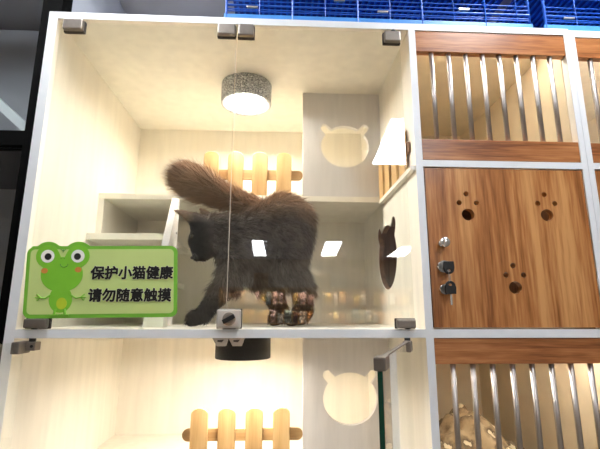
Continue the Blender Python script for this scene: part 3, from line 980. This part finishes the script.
for ch in chains:
    for a, b_ in zip(ch, ch[1:]):
        pa, pb = J[a], J[b_]
        d = (Vector(pa[:3]) - Vector(pb[:3])).length
        n = max(2, int(d / (0.35 * min(pa[3], pb[3]) + 0.002)))
        for k in range(n + 1):
            t = k / n
            add_sphere(bm, tuple(pa[i] * (1 - t) + pb[i] * t for i in range(3)), pa[3] * (1 - t) + pb[3] * t, seg=14)
# toes
for key, dirx in (('fl4', -1), ('fr4', -1), ('hl4', -1), ('hr4', -1)):
    p = J[key]
    for k in (-1.2, -0.4, 0.4, 1.2):
        add_sphere(bm, (p[0] - 0.011 + 0.002 * abs(k), p[1] + k * 0.0075, -0.0353 + 0.0085), 0.0078, (1.35, 0.85, 1.0), seg=10)
me = bpy.data.meshes.new('cat')
bm.to_mesh(me)
bm.free()
tmp = bpy.data.objects.new('tmp', me)
C.objects.link(tmp)
rm = tmp.modifiers.new('r', 'REMESH')
rm.mode = 'VOXEL'
rm.voxel_size = 0.0035
sm = tmp.modifiers.new('s', 'SMOOTH')
sm.iterations = 9
sm.factor = 0.5
dg = bpy.context.evaluated_depsgraph_get()
dg.update()
catme = bpy.data.meshes.new_from_object(tmp.evaluated_get(dg))
bpy.data.objects.remove(tmp)
catme.name = 'cat'
for p in catme.polygons:
    p.use_smooth = True
FLOORZ = -0.0353
for v in catme.vertices:
    v.co.z = max(v.co.z, FLOORZ + 0.0002)


def coat(p, rnd):
    """colour of the coat at a point: sooty face, legs and flank, browner tail and back"""
    x, y, z = p
    soot = np.array(lin((54, 47, 45))[:3])
    grey = np.array(lin((150, 136, 126))[:3])
    brown = np.array(lin((176, 142, 112))[:3])
    dark = np.array(lin((26, 23, 23))[:3])
    top = min(1, max(0, (z - 0.255) / 0.055))
    c = soot * (1 - rnd * 0.6) + grey * (rnd * 0.6)
    c = c * (1 - top * 0.72) + brown * top * 0.72
    if x < -0.19 and z < 0.245 and z > 0.12:
        k = min(1, (-0.185 - x) / 0.03)
        c = c * (1 - k) + dark * k
    if z < 0.08:
        k = min(1, (0.08 - z) / 0.06)
        c = c * (1 - k) + dark * k
    if x < -0.27 and z > 0.36:
        c = c * 0.55 + np.array(lin((120, 88, 66))[:3]) * 0.45
    ear = x < -0.235 and 0.25 < z < 0.31
    if ear:
        k = min(1, (-0.235 - x) / 0.03)
        c = c * (1 - k) + np.array(lin((168, 140, 118))[:3]) * k
    return c


FURM, nt, b = new_mat('cat_fur')
at = nt.nodes.new('ShaderNodeVertexColor')
at.layer_name = 'coat'
nt.links.new(at.outputs[0], b.inputs['Base Color'])
b.inputs['Roughness'].default_value = 0.75
b.inputs['Specular IOR Level'].default_value = 0.25
co = np.array([v.co[:] for v in catme.vertices])
ca = catme.color_attributes.new('coat', 'FLOAT_COLOR', 'POINT')
rng = np.random.default_rng(7)
for i, p in enumerate(co):
    c = coat(p, 0.3)
    ca.data[i].color = (c[0] * 0.7, c[1] * 0.7, c[2] * 0.7, 1)
cat = link_mesh('cat', catme, FURM)
tag(cat, 'dark smoky long-haired cat standing behind the glass with bushy tail curled forward', 'cat')
cloc = cat.location.copy()

# fur strands
catme.calc_loop_triangles()
tris = np.array([t.vertices[:] for t in catme.loop_triangles])
V = np.array([v.co[:] for v in catme.vertices]) + np.array(cloc)
A, B, D = V[tris[:, 0]], V[tris[:, 1]], V[tris[:, 2]]
cr = np.cross(B - A, D - A)
ar = np.linalg.norm(cr, axis=1)
NS = 75000
weight = ar.copy()
cen = (A + B + D) / 3
tailm = (cen[:, 2] > 0.325) & (cen[:, 0] < -0.05)
weight[tailm] *= 4.0
idx = rng.choice(len(tris), NS, p=weight / weight.sum())
u = rng.random(NS)
v = rng.random(NS)
fl = u + v > 1
u[fl] = 1 - u[fl]
v[fl] = 1 - v[fl]
P = A[idx] + u[:, None] * (B[idx] - A[idx]) + v[:, None] * (D[idx] - A[idx])
Nn = cr[idx] / ar[idx][:, None]
verts, faces, cols = [], [], []
tail_pts = [np.array(J[k][:3]) for k in ('t0', 't1', 't2', 't3', 't4', 't5', 't6', 't7')]
for i in range(NS):
    p, n = P[i], Nn[i]
    x, y, z = p
    if z < -0.025:
        continue
    # combing direction and length
    dt_ = min(range(8), key=lambda k: ((tail_pts[k] - p) ** 2).sum())
    if np.linalg.norm(tail_pts[dt_] - p) < 0.036 and dt_ >= 2:
        a_, b2 = tail_pts[max(dt_ - 1, 0)], tail_pts[min(dt_ + 1, 7)]
        flow = (b2 - a_) / (np.linalg.norm(b2 - a_) + 1e-9)
        L = (0.036 if dt_ < 5 else 0.047) + 0.016 * rng.random()
        lift = 0.5 if dt_ < 5 else 0.62
    elif x < -0.185 and 0.12 < z < 0.25:      # face
        flow = np.array((0.3, 0, 0.8))
        L = 0.006
        lift = 0.3
    elif x < -0.2 and z > 0.245:               # ears
        flow = np.array((-0.6, 0, 0.3))
        L = 0.007
        lift = 0.3
    elif z < 0.06:                              # feet
        flow = np.array((0.1, 0, -1.0))
        L = 0.012
        lift = 0.4
    elif z < 0.15:
        flow = np.array((0.35, 0, -0.95))
        L = 0.030
        lift = 0.42
    else:
        flow = np.array((0.85, 0, -0.45))
        L = 0.026 + 0.014 * rng.random()
        lift = 0.45
        if x > 0.04:
            flow = np.array((0.1, 0.0, -1.0))
        if x < -0.12:
            L *= 0.8
    flow = flow - n * flow.dot(n)
    fn = np.linalg.norm(flow)
    flow = flow / fn if fn > 1e-6 else flow
    rr = rng.normal(size=3) * 0.24
    d1 = n * lift + flow * (1 - lift) + rr
    d1 /= np.linalg.norm(d1)
    d2 = d1 * 0.55 + flow * 0.55 + rng.normal(size=3) * 0.12 + np.array((0, 0, -0.06))
    d2 /= np.linalg.norm(d2)
    L *= 0.75 + 0.5 * rng.random()
    side = np.cross(d1, rng.normal(size=3))
    side /= np.linalg.norm(side) + 1e-9
    wv = 0.0007 if L > 0.01 else 0.0004
    m1 = p + d1 * L * 0.5
    tp = m1 + d2 * L * 0.55
    if tp[2] < FLOORZ + 0.001 or m1[2] < FLOORZ + 0.001:
        continue
    k = len(verts)
    b0 = p - n * 0.001
    verts += [b0 - side * wv, b0 + side * wv, m1 - side * wv * 0.8, m1 + side * wv * 0.8, tp]
    faces += [(k, k + 1, k + 3, k + 2), (k + 2, k + 3, k + 4)]
    clump = 0.5 + 0.5 * math.sin(95 * x + 5 * math.sin(40 * z + 3)) * math.sin(80 * z + 4 * math.sin(37 * x) + 30 * y)
    c = coat(p, min(1, 0.35 * rng.random() + 0.75 * clump)) * (0.65 + 0.7 * rng.random())
    tipc = c * 1.25 + 0.01
    cols += [c * 0.75, c * 0.75, c, c, tipc]
fm = bpy.data.meshes.new('fur')
fm.from_pydata([tuple(a) for a in verts], [], faces)
fa = fm.color_attributes.new('coat', 'FLOAT_COLOR', 'POINT')
arr = np.ones((len(verts), 4), dtype=np.float32)
arr[:, :3] = np.array(cols)
fa.data.foreach_set('color', arr.ravel())
fur = link_mesh('fur', fm, FURM, cat)
fur['kind'] = 'stuff'

# face details
EYE = plain('amber_eye', (62, 50, 26), 0.1)
for s, pos in (('near', (-0.2405, 0.1535, 0.205)), ('far', (-0.2500, 0.1900, 0.205))):
    e = obj('eye', add_sphere(bmesh.new(), pos, 0.0068, (0.9, 0.8, 1.1), 16), EYE, cat, True)
    obj('pupil', add_sphere(bmesh.new(), (pos[0] - 0.0035, pos[1] - (0.0035 if s == 'near' else -0.001), pos[2] - 0.001), 0.0040, (0.7, 0.7, 1.2), 12), BLACKP, e, True)
obj('nose', add_sphere(bmesh.new(), (-0.2405, 0.1655, 0.1490), 0.0052, (0.8, 1.1, 0.8), 12), plain('dark_nose', (48, 34, 34), 0.4), cat, True)
bm = bmesh.new()
for j, s in enumerate((-1, -1, -1, 1, 1, 1)):
    st_ = Vector((-0.226 + 0.002 * (j % 3), 0.168 + s * 0.014, 0.160 - 0.002 * (j % 3)))
    pts = [st_ + Vector((-0.004 + 0.010 * t * ((j % 3) - 0.6), s * 0.050 * t, -0.012 * t - 0.016 * t * t)) for t in (0, 0.5, 1.0)]
    tube_mesh(bm, pts, [0.0003, 0.0002, 0.0001], 5)
obj('whiskers', bm, plain('white_whisker', (150, 145, 138), 0.5), cat)
